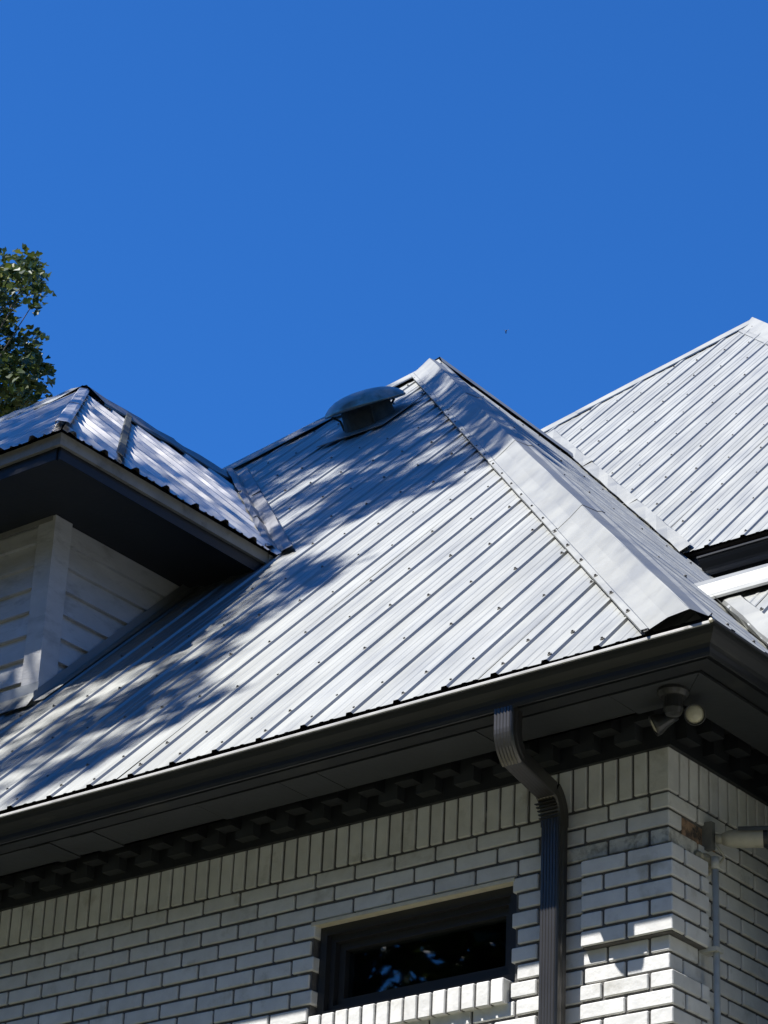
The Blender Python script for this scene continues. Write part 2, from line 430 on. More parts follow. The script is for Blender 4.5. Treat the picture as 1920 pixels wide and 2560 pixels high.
for i in range(len(edges)-1):
    x1, x0 = edges[i], edges[i+1]; z = .243 + (.0015 if i % 2 else 0) - (.002 if i in (3, 6, 8) else 0)
    if i == 0:      # mitred corner board
        MB().prism([(x0+.002, -D0, z), (D0, -D0, z), (D1, -D1+.0, z), (x0+.002, -D1, z)], (0, 0, .012)).build('soffit_panel', 'soffit', soffit)
    else: box('soffit_panel', (x0+.002, -D0, z), (x1-.002, -D1, z+.012), 'soffit', soffit)
ys = [-.366, .5, 1.7, 2.9, 4.1, 5.3, 6.5, 7.7, 8.9, YB]
for i in range(len(ys)-1):
    y0, y1 = ys[i], ys[i+1]; z = .243 + (.0015 if i % 2 else 0)
    if i == 0: MB().prism([(D0, -D0+.003, z), (D0, y1-.002, z), (D1, y1-.002, z), (D1, -D1+.003, z)], (0, 0, .012)).build('soffit_panel', 'soffit', soffit)
    else: box('soffit_panel', (D1, y0+.002, z), (D0, y1-.002, z+.012), 'soffit', soffit)
fa = MB(); fa.box((XL-.3, -.384, .262), (.384, -.3675, .40)); fa.box((.3675, -.3673, .262), (.384, YB+.3, .40))
fa.build('fascia', 'char', house)
# K-style gutter profile: (distance from wall, z)
GP = [(.3855, .335), (.3855, .241), (.453, .241), (.456, .256), (.469, .256), (.473, .2385), (.479, .240), (.483, .252), (.485, .268),
      (.492, .281), (.505, .292), (.519, .303), (.528, .314), (.532, .3225), (.5435, .3225), (.5455, .325), (.5455, .3335), (.543, .336), (.527, .336), (.526, .330), (.522, .323), (.500, .300), (.480, .288), (.474, .262), (.392, .262), (.392, .335)]
def gutter(name, prof, p0, dirv, out, length, mitre0, parent):
    """extrude profile; p0 is the wall-plane corner; mitre0: profile start sheared by its distance"""
    d = V(dirv); o = V(out); n = max(2, int(length/1.2)); rows = []
    for k in range(n+1):
        row = []
        for (q, z) in prof:
            a = (-q if mitre0 else 0); s_ = a + (length-a)*k/n
            wv = .0016*math.sin(k*1.9+.3)
            row.append(V(p0) + d*s_ + o*q + V((0, 0, z+wv)))
        row.append(row[0].copy()); rows.append(row)
    return MB().grid(rows).build(name, 'gutter', parent)
gutter('gutter', GP, (0, 0, 0), (-1, 0, 0), (0, -1, 0), 11.0, True, house)
gutter('gutter', [(q+.0004, z+.0004) for q, z in GP], (0, 0, 0), (0, 1, 0), (1, 0, 0), 10.9, True, house)
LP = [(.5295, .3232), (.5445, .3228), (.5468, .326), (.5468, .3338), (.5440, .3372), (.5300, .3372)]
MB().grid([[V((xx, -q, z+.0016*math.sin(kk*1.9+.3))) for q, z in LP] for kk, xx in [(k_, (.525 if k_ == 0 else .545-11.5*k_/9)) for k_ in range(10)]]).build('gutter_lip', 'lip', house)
# little mitre patch with a rivet at the gutter corner
MB().lathe([(0, .009), (.006, .008), (.0085, .003), (.009, 0)], (.533, -.550, .331), (0.3, -1, .2), 10).build('rivet', 'lintel', house)
# --- downspout
XD = -.462
def rect_sweep(pts, w, d, flute, name, parent):
    """fluted rectangular pipe; pts = (y, z) of the pipe centre line, x constant"""
    prof = []
    nfl = 5
    for i in range(nfl*4+1):     # front with shallow flutes
        u = -w/2+.008 + (w-.016)*i/(nfl*4); prof.append((u, -d/2 - .0035*(0.5+0.5*math.cos(2*math.pi*i/4))*flute))
    prof = [(-w/2, d/2), (-w/2, -d/2+.006), (-w/2+.004, -d/2)] + prof + [(w/2-.004, -d/2), (w/2, -d/2+.006)] + [(w/2, -d/2+d*.35), (w/2+.002*flute, -d/2+d*.5), (w/2, -d/2+d*.65)] + [(w/2, d/2)]
    rows = []
    for i, (y, z) in enumerate(pts):
        a = V(pts[max(0, i-1)]); b = V(pts[min(len(pts)-1, i+1)]); t = (b-a).normalized()
        nrm = V((t.y, -t.x))      # (y,z) normal pointing to the back side (+y) when t points down
        nrm = V((-t.y, t.x)) if False else nrm
        if t.y < 0: nrm = V((-t.y, t.x))
        row = [V((XD + .054*max(0, min(1, (-y-.07)/.382)) + u, y + nrm.x*vv, z + nrm.y*vv)) for u, vv in prof]; row.append(row[0].copy()); rows.append(row)
    return MB().grid(rows).build(name, 'spout', parent)
down = rect_sweep([(-.070, -.045), (-.070, -.2), (-.070, -1.2), (-.070, -2.5), (-.070, -ZO+.05)], .083, .058, 1, 'downspout', house)
up_el = []
for i in range(9):
    a = math.radians(62*i/8); up_el.append((-.452+.105*(1-math.cos(a)), .165-.105*math.sin(a)))
e1 = rect_sweep([(-.452, .247), (-.452, .175)] + up_el, .088, .062, 1, 'elbow', down)
ye, ze = up_el[-1]
lo_el = []
for i in range(9):
    a = math.radians(62*(1-i/8)); lo_el.append((-.070-.105*(1-math.cos(a)), -.045+.105*math.sin(a)))
rect_sweep([(ye-.01, ze+.0053), lo_el[0]], .083, .058, .15, 'offset_pipe', down)
pl = []
for i, q in enumerate(lo_el): pl.append(q)
rect_sweep(pl + [(-.070, -.075)], .088, .062, .4, 'elbow', down)
for i in range(5):      # crimped pleats on the lower elbow
    y, z = lo_el[2+i]; MB().box((XD-.0448, y-.034, z-.030), (XD+.0448, y-.020, z-.026)).build('pleat', 'spout', down)
for z in (-1.4, -3.4): box('strap', (XD-.075, -.106, z), (XD+.075, -.012, z+.03), 'gutter', down)

# ------------------------------------------------------------------ ribbed metal roofing
RP = .2286
def rib_profile(u0, u1, phase, rh=.0105, soft=False):
    pts = []
    k0 = math.floor((u0-phase)/RP)-1; k1 = math.ceil((u1-phase)/RP)+1
    for k in range(k0, k1+1):
        c = phase+k*RP
        if soft:
            pts += [(c-.034, 0), (c-.012, rh), (c+.010, rh), (c+.032, 0), (c+.068, 0), (c+.075, .006), (c+.085, .006), (c+.092, 0), (c+.124, 0), (c+.131, .006), (c+.141, .006), (c+.148, 0)]
            continue
        pts += [(c-.019, 0), (c-.011, rh), (c+.011, rh), (c+.018, 0), (c+.077, 0), (c+.083, .0025), (c+.095, .0025), (c+.101, 0), (c+.128, 0), (c+.134, .0025), (c+.146, .0025), (c+.152, 0)]
    pts = [p for p in pts if u0 < p[0] < u1]
    def hh(u):
        c = phase+round((u-phase)/RP)*RP; a = abs(u-c)
        return rh if a <= .011 else (rh*(.019-a)/.008 if a < .019 else 0)
    return [(u0, hh(u0))] + pts + [(u1, hh(u1))]
def ribbed(parent, O, a, b, u0, u1, w0, w1, phase, m='metal', rh=.0105, screws=None, seg=7, name='roof_panel', per=4, wav=.0016, soft=False):
    """panels across a (unit), going up b (per unit of horizontal run); w0(u), w1(u) lower and upper ends"""
    O, a, b = V(O), V(a), V(b); n = a.cross(b).normalized()
    if n.z < 0: n = -n
    ncell = per*RP; k = math.floor((u0-phase)/ncell)
    sc = MB()
    while phase-.08+k*ncell < u1:
        p0, p1 = max(u0, phase-.08+k*ncell), min(u1, phase-.08+(k+1)*ncell+.004); k += 1
        if p1-p0 < .01: continue
        prof = rib_profile(p0, p1, phase, rh, soft); rows = []; lift = random.uniform(0, .0015)
        ph = [random.uniform(0, 6.28) for _ in range(3)]
        for i in range(seg+1):
            row = []
            for u, h in prof:
                lo = w0(u); hi = max(w1(u), lo); w = lo+(hi-lo)*i/seg
                hv = wav*(math.sin(u*9+ph[0]+w*1.3)+math.sin(w*3.1+ph[1]+u*2)) * (1 if hi-lo > .3 else 0)
                row.append(O + a*u + b*w + n*(h+lift+hv))
            rows.append(row)
        mb = MB(); nn = len(prof); vs_ = [q for r_ in rows for q in r_]; fs = []
        for i in range(seg):
            for j in range(nn-1):
                if w1(prof[j][0]) <= w0(prof[j][0]) and w1(prof[j+1][0]) <= w0(prof[j+1][0]): continue
                fs.append((i*nn+j, i*nn+j+1, (i+1)*nn+j+1, (i+1)*nn+j))
        if not fs: continue
        mb.add(vs_, fs).build(name, m, parent)
    if screws:
        kk = math.ceil((u0-phase)/RP)
        while phase+kk*RP < u1:
            u = phase+kk*RP; kk += 1
            for w in screws:
                uu = u - .0 + random.uniform(-.003, .003); ww = w + random.uniform(-.02, .02)
                if w0(uu)+.02 < ww < w1(uu)-.02:
                    c = O + a*uu + b*ww + n*rh
                    sc.lathe([(.0, .008), (.0045, .008), (.0055, .0028), (.0095, .002), (.0095, -.001)], c, n, 6)
        if sc.v: sc.build('screws', 'screw', parent, kind='stuff')
def cap(parent, P0, P1, offs, name='hip_cap', m='cap', pieces=1, ext=None, lap=.05, seg=5, wob=.002, lift=.0035, bits=None):
    """folded sheet: cross-section offs (vectors) drawn from P0 to P1; ext[i] = extra length at P1 for section point i"""
    P0, P1 = V(P0), V(P1); d = (P1-P0); Ltot = d.length; d.normalize(); nrm = V((0, 0, 1))
    cuts = bits or [i/pieces for i in range(pieces+1)]
    for k in range(len(cuts)-1):
        s0, s1 = cuts[k]*Ltot, cuts[k+1]*Ltot + (lap if k < len(cuts)-2 else 0); rows = []
        ph = random.uniform(0, 6)
        for i in range(seg+1):
            row = []
            for j, o in enumerate(offs):
                s_ = s0+(s1-s0)*i/seg
                if k == len(cuts)-2 and ext: s_ = s0+(s1+ext[j]-s0)*i/seg
                row.append(P0 + d*s_ + V(o) + nrm*(lift*(len(cuts)-2-k) + wob*math.sin(i*2.3+j*1.7+ph)))
            rows.append(row)
        MB().grid(rows).build(name, m, parent)

K = .870; r2 = math.sqrt(.5)
APX = V((-5.30, 5.30, 6.17))
nF = V((0, -r2, r2)); nS = V((r2, 0, r2))
# --- main roof: deck (solid pyramid just under the panels)
E0 = .455; ze = K-E0-.03
base = [(E0, -E0, ze), (E0, 10.6+E0, ze), (-10.6-E0, 10.6+E0, ze), (-10.6-E0, -E0, ze)]
dk = MB().add(base + [(APX.x, APX.y, APX.z-.035)] + [(x_, y_, ze-.025) for x_, y_, z_ in base],
              [(0, 1, 4), (1, 2, 4), (2, 3, 4), (3, 0, 4), (5, 6, 1, 0), (6, 7, 2, 1), (7, 8, 3, 2), (8, 5, 0, 3), (5, 8, 7, 6)])
main_roof = dk.build('main_roof', 'deck', house)
EV = -.488
rows_y = [-.44, -.29] + [.14+.4333*i for i in range(13)]
# front slope; dormer footprint is simply covered by the dormer body
ribbed(main_roof, (0, 0, K), (1, 0, 0), (0, 1, 1), -11.05, .45, lambda u: EV, lambda u: min(-u-.03, u+10.6-.03), -.447, screws=rows_y)
# right slope (seen edge-on): across = y, up = -x
ribbed(main_roof, (0, 0, K), (0, 1, 0), (-1, 0, 1), -.45, 11.0, lambda u: EV, lambda u: min(u-.03, 10.6-u-.03), .12, rh=.007, screws=rows_y[::3])
# left and rear slopes
ribbed(main_roof, (-10.6, 0, K), (0, 1, 0), (1, 0, 1), -.45, 11.0, lambda u: EV, lambda u: min(u-.03, 10.6-u-.03), .12, seg=2)
ribbed(main_roof, (0, 10.6, K), (1, 0, 0), (0, -1, 1), -11.05, .45, lambda u: EV, lambda u: min(-u-.03, u+10.6-.03), -.447, seg=2)
# right hip: big folded cap, tent-like, s = x + y across the hip
def fo(s_, h): return V((s_/2, s_/2, s_/2)) + nF*h
def so(s_, h): return V((s_/2, s_/2, -s_/2)) + nS*h
offs = [fo(-.286, .018), fo(-.284, .028), fo(-.254, .029), fo(-.248, .025), fo(-.16, .045), fo(-.075, .068), fo(-.069, .067), fo(-.006, .010), so(.004, .012), so(.026, .014), so(.027, .006)]
hipdir = V((1, -1, -1)).normalized(); q3 = math.sqrt(3)
# P1 at x+y=0 line with y=-.50; sections end on a line near the eave
ext = [q3*(.02+s_/2) for s_ in (-.30, -.30, -.268, -.262, -.19)] + [q3*(.07-.062)]*2 + [-.0, -.04, -.1, -.1]
cap(main_roof, APX+V((.05, -.05, -.05)), (.50, -.50, .37), offs, bits=[0, .24, .49, .735, 1], ext=ext, wob=.0012, seg=6)
# screws along the flange of the cap
sc = MB(); t_ = .1
while t_ < 5.6:
    c = V((.5-t_, -.5+t_, .37+t_)) + fo(-.269, .029)
    sc.lathe([(0, .009), (.005, .009), (.006, .003), (.010, .002), (.010, -.001)], c, nF, 6)
    t_ += .2286
sc.build('screws', 'screw', main_roof, kind='stuff')
# left hip cap
nL = V((-r2, 0, r2))
def lo_(s_, h): return V((-s_/2, s_/2, -s_/2)) + nL*h
def lf(s_, h): return V((s_/2, -s_/2, -s_/2)) + nF*h
offsL = [lf(.26, .016), lf(.255, .022), lf(.05, .024), V((0, 0, .028)), lo_(.05, .022), lo_(.25, .018)]
cap(main_roof, APX, (-11.1, -.5, .37), offsL, pieces=4, wob=.003)
for s1, s2 in ((1, 1), (-1, 1)):
    cap(main_roof, APX, (-5.3+s1*5.8, 11.1, .37), [V((s1*-.1, .1, -.1+.03)), V((0, 0, .05)), V((s1*.1, -.1, -.1+.03))], pieces=3)
# peak flashing
MB().lathe([(.17, -.17), (.09, -.07), (.03, -.015), (.0, .0)], APX+V((0, 0, .012)), (0, 0, 1), 4).build('peak_cap', 'cap', main_roof)

# --- taller wing behind, on the right
K2 = -.48; WA = V((-4.45, 8.15, 7.67))
wy0 = 3.55
wing_wall = box('wing_wall', (-7.0, 4.02, -ZO), (-.45, 12.2, 2.95), 'wing', house)
wdk = MB()
wl = V((-5.95, 6.65, 6.17)); we = (wy0+.03, wy0+.03+K2-.03); zb = we[1]
wrx = WA.x + (WA.z-zb)/1.04 - .03       # right eave
wdk.add([(WA.x, WA.y, WA.z-.035), (wl.x, wl.y, wl.z-.035), (-7.0, 4.6, 4.0), (-7.0, we[0], zb), (wrx, we[0], zb), (wrx, 12.7, zb), (-5.95, 12.7, zb)],
        [(0, 1, 2, 3, 4), (4, 5, 0), (0, 5, 6), (6, 3, 2, 1, 0), (3, 6, 5, 4)])
wing_roof = wdk.build('wing_roof', 'deck', house)
def wtop(u):
    # left hip, then right hip falling away towards +x in front of the wing's own ridge
    return min(u - WA.x + WA.y, WA.y - 1.04*(u-WA.x) if u > WA.x else 1e9)-.02
def wbot(u): return max(wy0, -u + .87 - K2 - .0 - .0) if u > -99 else wy0
# valley with the main right slope: x + z = .87, z = y + K2  ->  y = .87 - K2 - x  (only where it is above the eave)
def wval(u): return max(wy0, K - K2 - u - .02) if u < -2.2 else wy0
ribbed(wing_roof, (0, 0, K2), (1, 0, 0), (0, 1, 1), -5.6, wrx, lambda u: max(wy0, (K-K2)/1.0 - u - 0.0 - 0.02 if False else (1.35 - u) if u < -2.2 else wy0), wtop, -2.50+.012, screws=[wy0+.06+.4333*i for i in range(12)], seg=7)
ribbed(wing_roof, (wrx+.03, 0, zb+.03), (0, 1, 0), (-1, 0, 1.04), wy0, 12.7, lambda u: 0, lambda u: min((u-wy0)*.962, (12.7-u)*1.0)-.02, .1, rh=.010, seg=3)
# wing left hip cap (bright edge against the sky) and its right hip
def wf_(s_, h): return V((s_/2, -s_/2, -s_/2)) + nF*h
offsW = [wf_(.17, .020), wf_(.165, .028), wf_(.03, .034), V((0, 0, .04)), lo_(.05, .03), lo_(.2, .02)]
cap(wing_roof, WA-V((0, 0, .02)), WA-V((1.9, 1.9, 1.92)), offsW, pieces=2)
wr = V((1, -1.04, -1.04)); a_ = V((1, 0, 0))
offsR = [V((0, -0.190, -0.190))+nF*.022, V((0, -0.185, -0.185))+nF*.032, V((0, -0.130, -0.130))+nF*.03, V((0, 0, .07)), V((.05, .12, -.05))]
cap(wing_roof, WA-V((0, 0, .035)), WA+wr*4.35-V((0, 0, .035)), offsR, pieces=2)
MB().lathe([(.15, -.15), (.08, -.06), (.03, -.012), (.0, .0)], WA+V((0, 0, .005)), (0, 0, 1), 4).build('peak_cap', 'cap', wing_roof)
# wing valley flashing along the main right slope
vd = V((-1, 1, 1))
v0 = V((-2.14, 3.49, 3.01))
cap(wing_roof, v0+vd*3.2, v0, [V((.0, .10, .10))+nF*.012, V((.0, .09, .09))+nF*.03, V((-.03, .0, .03))+V((0, 0, .02)), V((-.10, 0, .10))+nS*.02], name='valley_flashing', m='cap', pieces=3, wob=.006)
# wing gutter, soffit, fascia
GP2 = [(q-.02, z+2.648) for q, z in GP]
gw = MB(); rows = []
for k in range(6):
    x_ = -2.05+(wrx+.07+2.05)*k/5
    rows.append([V((x_, 4.0-q, z)) for q, z in GP2] + [V((x_, 4.0-GP2[0][0], GP2[0][1]))])
gw.grid(rows).build('wing_gutter', 'gutter', wing_roof)
box('wing_soffit', (-2.6, 3.62, 2.893), (wrx, 4.015, 2.905), 'char', wing_roof); box('wing_fascia', (-2.4, 3.602, 2.885), (wrx, 3.6185, 3.06), 'char', wing_roof)

# --- low roof beyond the corner (its ridge dies into the right slope)
K3 = .32; PY = 1.0
def pbot(u): return max(.10, K-K3-u)       # valley with the main right slope (x + z = K)
pdk = MB().add([(-.47, PY, PY+K3-.03), (4.0, PY, PY+K3-.03), (.42, .13, .13+K3-.03), (4.0, .13, .13+K3-.03), (.42, 1.87, .42), (4.0, 1.87, .42)],
               [(0, 2, 3, 1), (0, 1, 5, 4), (1, 3, 5), (2, 4, 5, 3)])
porch_roof = pdk.build('porch_roof', 'deck', house)
ribbed(porch_roof, (0, 0, K3), (1, 0, 0), (0, 1, 1), -.42, 4.0, lambda u: max(.10, .57-u), lambda u: PY-.06, .02, screws=[.16+.25*i for i in range(4)], seg=4)
ribbed(porch_roof, (0, 2*PY, K3), (1, 0, 0), (0, -1, 1), -.42, 4.0, lambda u: max(.10, .57-u), lambda u: PY-.06, .02, seg=2)
cap(porch_roof, (-.52, PY, PY+K3+.005), (4.0, PY, PY+K3+.005), [V((0, -.135, -.135))+nF*.020, V((0, -.13, -.13))+nF*.030, V((0, -.10, -.10))+nF*.032, V((0, -.03, -.03))+nF*.05, V((0, 0, .06)), V((0, .03, .01)), V((0, .16, -.14))], name='ridge_cap', pieces=2, wob=.002)
cap(porch_roof, V((-.43, 1.0, 1.30)), V((.44, .13, .43)), [V((.12, 0, 0))+nF*.012, V((.11, 0, 0))+nF*.028, V((.03, 0, 0))+nF*.026, V((.0, 0, 0.012)), V((-.06, 0, .06))+nS*.024], name='valley_flashing', m='cap', wob=.006)
porch_wall = box('porch_wall', (.30, .55, -ZO), (3.8, 1.45, .36), 'mortar', house)
pb = MB()
for r in range(84):
    zc = .34-(r+.5)*H; x_ = .30-(.1 if r % 2 else 0)
    while x_ < 3.8:
        a, b = max(.30, x_+MJ/2), min(3.8, x_+.1997-MJ/2)
        if b-a > .02: pb.box((a, .541, zc-(H-MJ)/2), (b, .56, zc+(H-MJ)/2))
        x_ += .1997
pb.build('brick_courses', 'brick', porch_wall, kind='stuff')

# ------------------------------------------------------------------ dormer
DX, DY, DZ = -4.19, .75, 2.653       # right wall, front wall, soffit height
DXL = -8.6
dm = MB(); dm.box((DXL, DY+.012, 1.0), (DX-.012, 6.0, DZ+.02))
dormer = dm.build('dormer', 'char', house)
EX, EY, EZ = -3.685, .25, 2.775      # metal edge at the eave corner
PK = V((-5.937, 2.517, 4.800)); tp = (PK.z-EZ)/(PK.y-EY)
courses = [2.66, 2.535, 2.406, 2.275, 2.143, 2.011, 1.880, 1.749, 1.60]
for i in range(len(courses)-1):
    zt, zb_ = courses[i], courses[i+1]
    # front lap board, thicker at its lower edge
    MB().prism([(-4.285, DY+.010, zt+.02), (-4.285, DY-.016, zb_), (-4.285, DY+.010, zb_)], (DXL+4.285, 0, 0)).build('siding_board', 'siding', dormer)
    # right side board, cut by the main roof slope
    yb, yt = zb_-K, zt-K
    if yt < .86: continue
    yb = max(yb, .851)
    mb = MB(); x_in, x_out = DX-.010, DX+.016
    pts_lo = [(x_out, .85, zb_), (x_out, yb+.03, zb_)]; pts_hi = [(x_in, .85, zt+.02), (x_in, yt+.05, zt+.02)]
    mb.add([pts_lo[0], pts_lo[1], pts_hi[1], pts_hi[0], (x_in, .85, zb_), (x_in, yb+.03, zb_)], [(0, 1, 2, 3), (0, 4, 5, 1), (4, 0, 3), (1, 5, 2)])
    mb.build('siding_board', 'siding', dormer)
box('corner_trim', (-4.287, DY-.024, 1.5), (DX+.024, DY+.009, DZ-.001), 'siding', dormer)
box('corner_trim', (DX-.009, DY+.0095, 1.5), (DX+.022, .851, DZ-.001), 'siding', dormer)
box('frieze_trim', (DXL, DY-.027, 2.625), (DX+.005, DY-.0165, 2.653), 'fascia', dormer)
# step flashing where dormer walls meet the roof
for nm, pts in (('base_flashing', [(DX+.001, .70, .70+K), (DX+.001, 2.3, 2.3+K)]),):
    a0, a1 = V(pts[0]), V(pts[1])
    MB().grid([[a0+V((.026, 0, .085)), a0+V((.027, 0, .03)), a0+V((.10, 0, .026))], [a1+V((.026, 0, .085)), a1+V((.027, 0, .03)), a1+V((.10, 0, .026))]]).build(nm, 'metal', dormer)
MB().grid([[(DXL, DY-.024, DY+K+.10), (DX+.03, DY-.024, DY+K+.10)], [(DXL, DY-.03, DY+K+.04), (DX+.03, DY-.03, DY+K+.04)], [(DXL, DY-.09, DY+K-.058), (DX+.03, DY-.09, DY+K-.058)]]).build('apron_flashing', 'metal', dormer)
# soffit and fascia
sfo = MB(); sfo.prism([(DXL-.4, EY+.04, DZ), (EX-.04, EY+.04, DZ), (EX-.04, 2.2, DZ), (DXL-.4, 2.2, DZ)], (0, 0, .012)); sfo.build('dormer_soffit', 'soffit', dormer)
box('sub_fascia', (DXL-.4, EY+.022, DZ-.018), (EX-.045, EY+.039, DZ+.05), 'char', dormer); box('sub_fascia', (EX-.039, EY+.030, DZ-.018), (EX-.022, 2.0, DZ+.05), 'char', dormer)
fb = MB(); fb.box((DXL-.4, EY, 2.700), (EX-.0005, EY+.021, 2.765)); fb.build('dormer_fascia', 'fascia', dormer)
fb = MB(); fb.box((EX-.021, EY+.0215, 2.700), (EX, 1.83, 2.765)); fb.build('dormer_fascia', 'fascia', dormer)
box('fascia_end', (EX-.05, 1.83, 2.655), (EX+.008, 1.90, 2.755), 'fascia', dormer)
# dormer roof body under the sheets
dd = .02
dr = MB().add([(EX-.02, EY+.02, EZ-.03), (PK.x, PK.y, PK.z-.04), (PK.x, 3.97, PK.z-.04), (EX-.02, 1.87, EZ-.03), (DXL-.45, EY+.02, EZ-.03), (DXL+1.8, PK.y, PK.z-.04), (DXL+1.8, 3.97, PK.z-.04), (DXL-.45, 3.97, EZ-.03)],
              [(0, 3, 2, 1), (0, 1, 5, 4), (1, 2, 6, 5), (4, 5, 6, 7), (0, 4, 7, 3)])
dr.build('dormer_roof', 'deck', dormer)
# right slope: across = y, up = -x
ox = EX+.035; oz = EZ-.035*tp
ribbed(dormer, (ox, 0, oz+.01), (0, 1, 0), (-1, 0, tp), EY-.03, 4.0, lambda u: max(0, (u-1.90)/tp*1.0+.02 if u > 1.90 else 0), lambda u: min(u-EY+.035, ox-PK.x)-.005, .52, rh=.022, seg=8, wav=.003, per=3, m='shiny', soft=True)
# front slope
ribbed(dormer, (0, EY-.035, oz+.01), (1, 0, 0), (0, 1, tp), DXL-.4, EX+.03, lambda u: 0, lambda u: min(EX+.035-u, PK.y-EY+.035)-.005, EX-.16, rh=.022, seg=8, wav=.003, per=3, m='shiny', soft=True)
nr = V((tp, 0, 1)).normalized(); nf = V((0, -tp, 1)).normalized()
dvec = (V((EX+.03, EY-.03, EZ)) - PK); 
# hip cap: right leaf lies on the right slope, front leaf on the front slope
def rl(s_, h): return V((0, s_, 0)) + nr*h
def fl(s_, h): return V((-s_, 0, 0)) + nf*h
cap(dormer, PK+V((0, 0, .0)), V((EX+.03, EY-.03, EZ+.0)), [rl(.035, .02), rl(.03, .032), rl(.01, .036), fl(.01, .036), fl(.03, .032), fl(.035, .02)], name='dormer_hip_cap', m='shiny', pieces=2, wob=.004)
cap(dormer, PK+V((0, 0, .015)), V((EX+.03, EY-.03, EZ)), [rl(.43, .018), rl(.425, .030), rl(.38, .031), rl(.375, .018)], name='dormer_hip_flange', m='ventdark', wob=.003)
cap(dormer, PK+V((0, -.02, -.005)), V((PK.x, 3.98, PK.z-.005)), [V((.20, 0, -.20*tp))+nr*.022, V((.195, 0, -.195*tp))+nr*.034, V((.03, 0, -.03*tp))+nr*.05, V((0, 0, .05)), V((-.15, 0, .0))], name='dormer_ridge_cap', m='flash', pieces=2, wob=.006)
cap(dormer, PK+V((.02, 0, -.005)), V((DXL+1.8, PK.y, PK.z-.005)), [V((0, -.22, -.22*tp))+nf*.022, V((0, -.215, -.215*tp))+nf*.034, V((0, -.03, -.03*tp))+nf*.05, V((0, 0, .05)), V((0, .15, 0))], name='dormer_ridge_cap', m='cap', pieces=3, wob=.006)
# valley between dormer and main roof
va, vb = V((PK.x, 3.98, 4.85)), V((EX+.03, 1.885, 2.755))
cap(dormer, va, vb, [V((.12, 0, 0))+nF*.012, V((.11, 0, 0))+nF*.034, V((.05, 0, .0))+nF*.028, V((.0, -.0, .03)), V((-.05, -.02, .06))+nr*.02, V((-.02, -.10, .0))+nr*.025], name='dormer_valley', m='flash', pieces=3, wob=.007)

# ------------------------------------------------------------------ roof vent (mushroom) on the front slope
vb_ = V((-4.96, 4.17, 4.17+K))
vent = empty('roof_vent', vb_, 'grey domed mushroom roof vent high on the metal slope below the ridge', 'roof vent')
ax = V((.02, -.56, .83)).normalized()
MB().prism([vb_+V((-.27, -.20, -.20))+nF*.019, vb_+V((.27, -.20, -.20))+nF*.019, vb_+V((.27, .20, .20))+nF*.019, vb_+V((-.27, .20, .20))+nF*.019], nF*.006).build('base_flashing', 'metal', vent)
MB().lathe([(.185, -.18), (.18, .0), (.165, .135), (.0, .14)], vb_, ax, 28).build('collar', 'ventdark', vent, smooth=False)
prof = [(r_*.94, h_+.045) for r_, h_ in [(.0, .185), (.07, .183), (.14, .174), (.20, .158), (.25, .133), (.283, .104), (.292, .088), (.292, .080), (.284, .076), (.24, .078), (.18, .082)]]
MB().lathe(prof, vb_, ax, 40).build('dome', 'ventdome', vent, smooth=True)
for k in range(3):
    a = k*2.094+.4; u = ax.orthogonal().normalized(); w = ax.cross(u); rd = u*math.cos(a)+w*math.sin(a)
    MB().tube([vb_-ax*.03+rd*.185, vb_+ax*.08+rd*.20, vb_+ax*.122+rd*.25], .008, 6).build('bracket', 'ventdark', vent)

# ------------------------------------------------------------------ twin floodlight under the soffit corner
fc = V((.205, -.285, .243))
fl_ = empty('floodlight', fc, 'black twin-head floodlight fixed under the charcoal soffit at the house corner', 'floodlight')
MB().lathe([(.0, 0), (.056, 0), (.058, -.012), (.052, -.022), (.046, -.03), (.0, -.032)], fc, (0, 0, 1), 24).build('canopy', 'frame', fl_)
MB().lathe([(.0, -.03), (.034, -.03), (.036, -.075), (.028, -.095), (.0, -.10)], fc, (0, 0, 1), 20).build('motion_sensor', 'frame', fl_)
def lamp(c, face, name='lamp_head'):
    c = V(c); f = V(face).normalized()
    h = MB().lathe([(.0, -.092), (.018, -.090), (.022, -.060), (.030, -.035), (.039, -.012), (.040, .006), (.036, .006), (.034, -.004)], c, f, 20).build(name, 'frame', fl_, smooth=True)
    MB().lathe([(.0345, -.006), (.030, .001), (.018, .006), (.0, .008)], c, f, 20).build('bulb_face', 'lens', h, smooth=True)
    MB().tube([fc+V((0, 0, -.045)), fc*.45+(c-f*.085)*.55+V((0, 0, -.02)), c-f*.085], .008, 8).build('arm', 'frame', h)
lamp((.245, -.205, .168), (.50, -.72, -.42))
lamp((.090, -.232, .150), (-.70, -.40, -.40))

# ------------------------------------------------------------------ security camera, its box and conduit on the side wall
sb = V((.005, .255, -.11))
scm = empty('security_camera', sb, 'off-white bullet security camera with small hood on the side wall brick', 'camera')
MB().box((-.012, .238, -.158), (.034, .262, -.050)).build('mount_box', 'camgrey', scm)
st, en = V((.040, .255, -.118)), V((.208, .345, -.118)); dv = (en-st).normalized()
MB().tube([st, st+dv*.045], [.020, .017], 12).build('knuckle', 'camwhite', scm, smooth=True)
MB().lathe([(.0, .025), (.022, .025), (.031, .05), (.035, .08), (.036, .172), (.0355, .182), (.030, .184)], st, dv, 24).build('housing', 'camwhite', scm, smooth=True)
lens = MB().lathe([(.036, .176), (.036, .192), (.031, .194), (.027, .188), (.0, .188)], st, dv, 24).build('lens_ring', 'frame', scm)
MB().lathe([(.020, .1885), (.016, .192), (.0, .194)], st, dv, 20).build('lens_glass', 'glassy', lens, smooth=True)
hd = MB(); sidev = dv.cross(V((0, 0, 1))).normalized(); rows = []
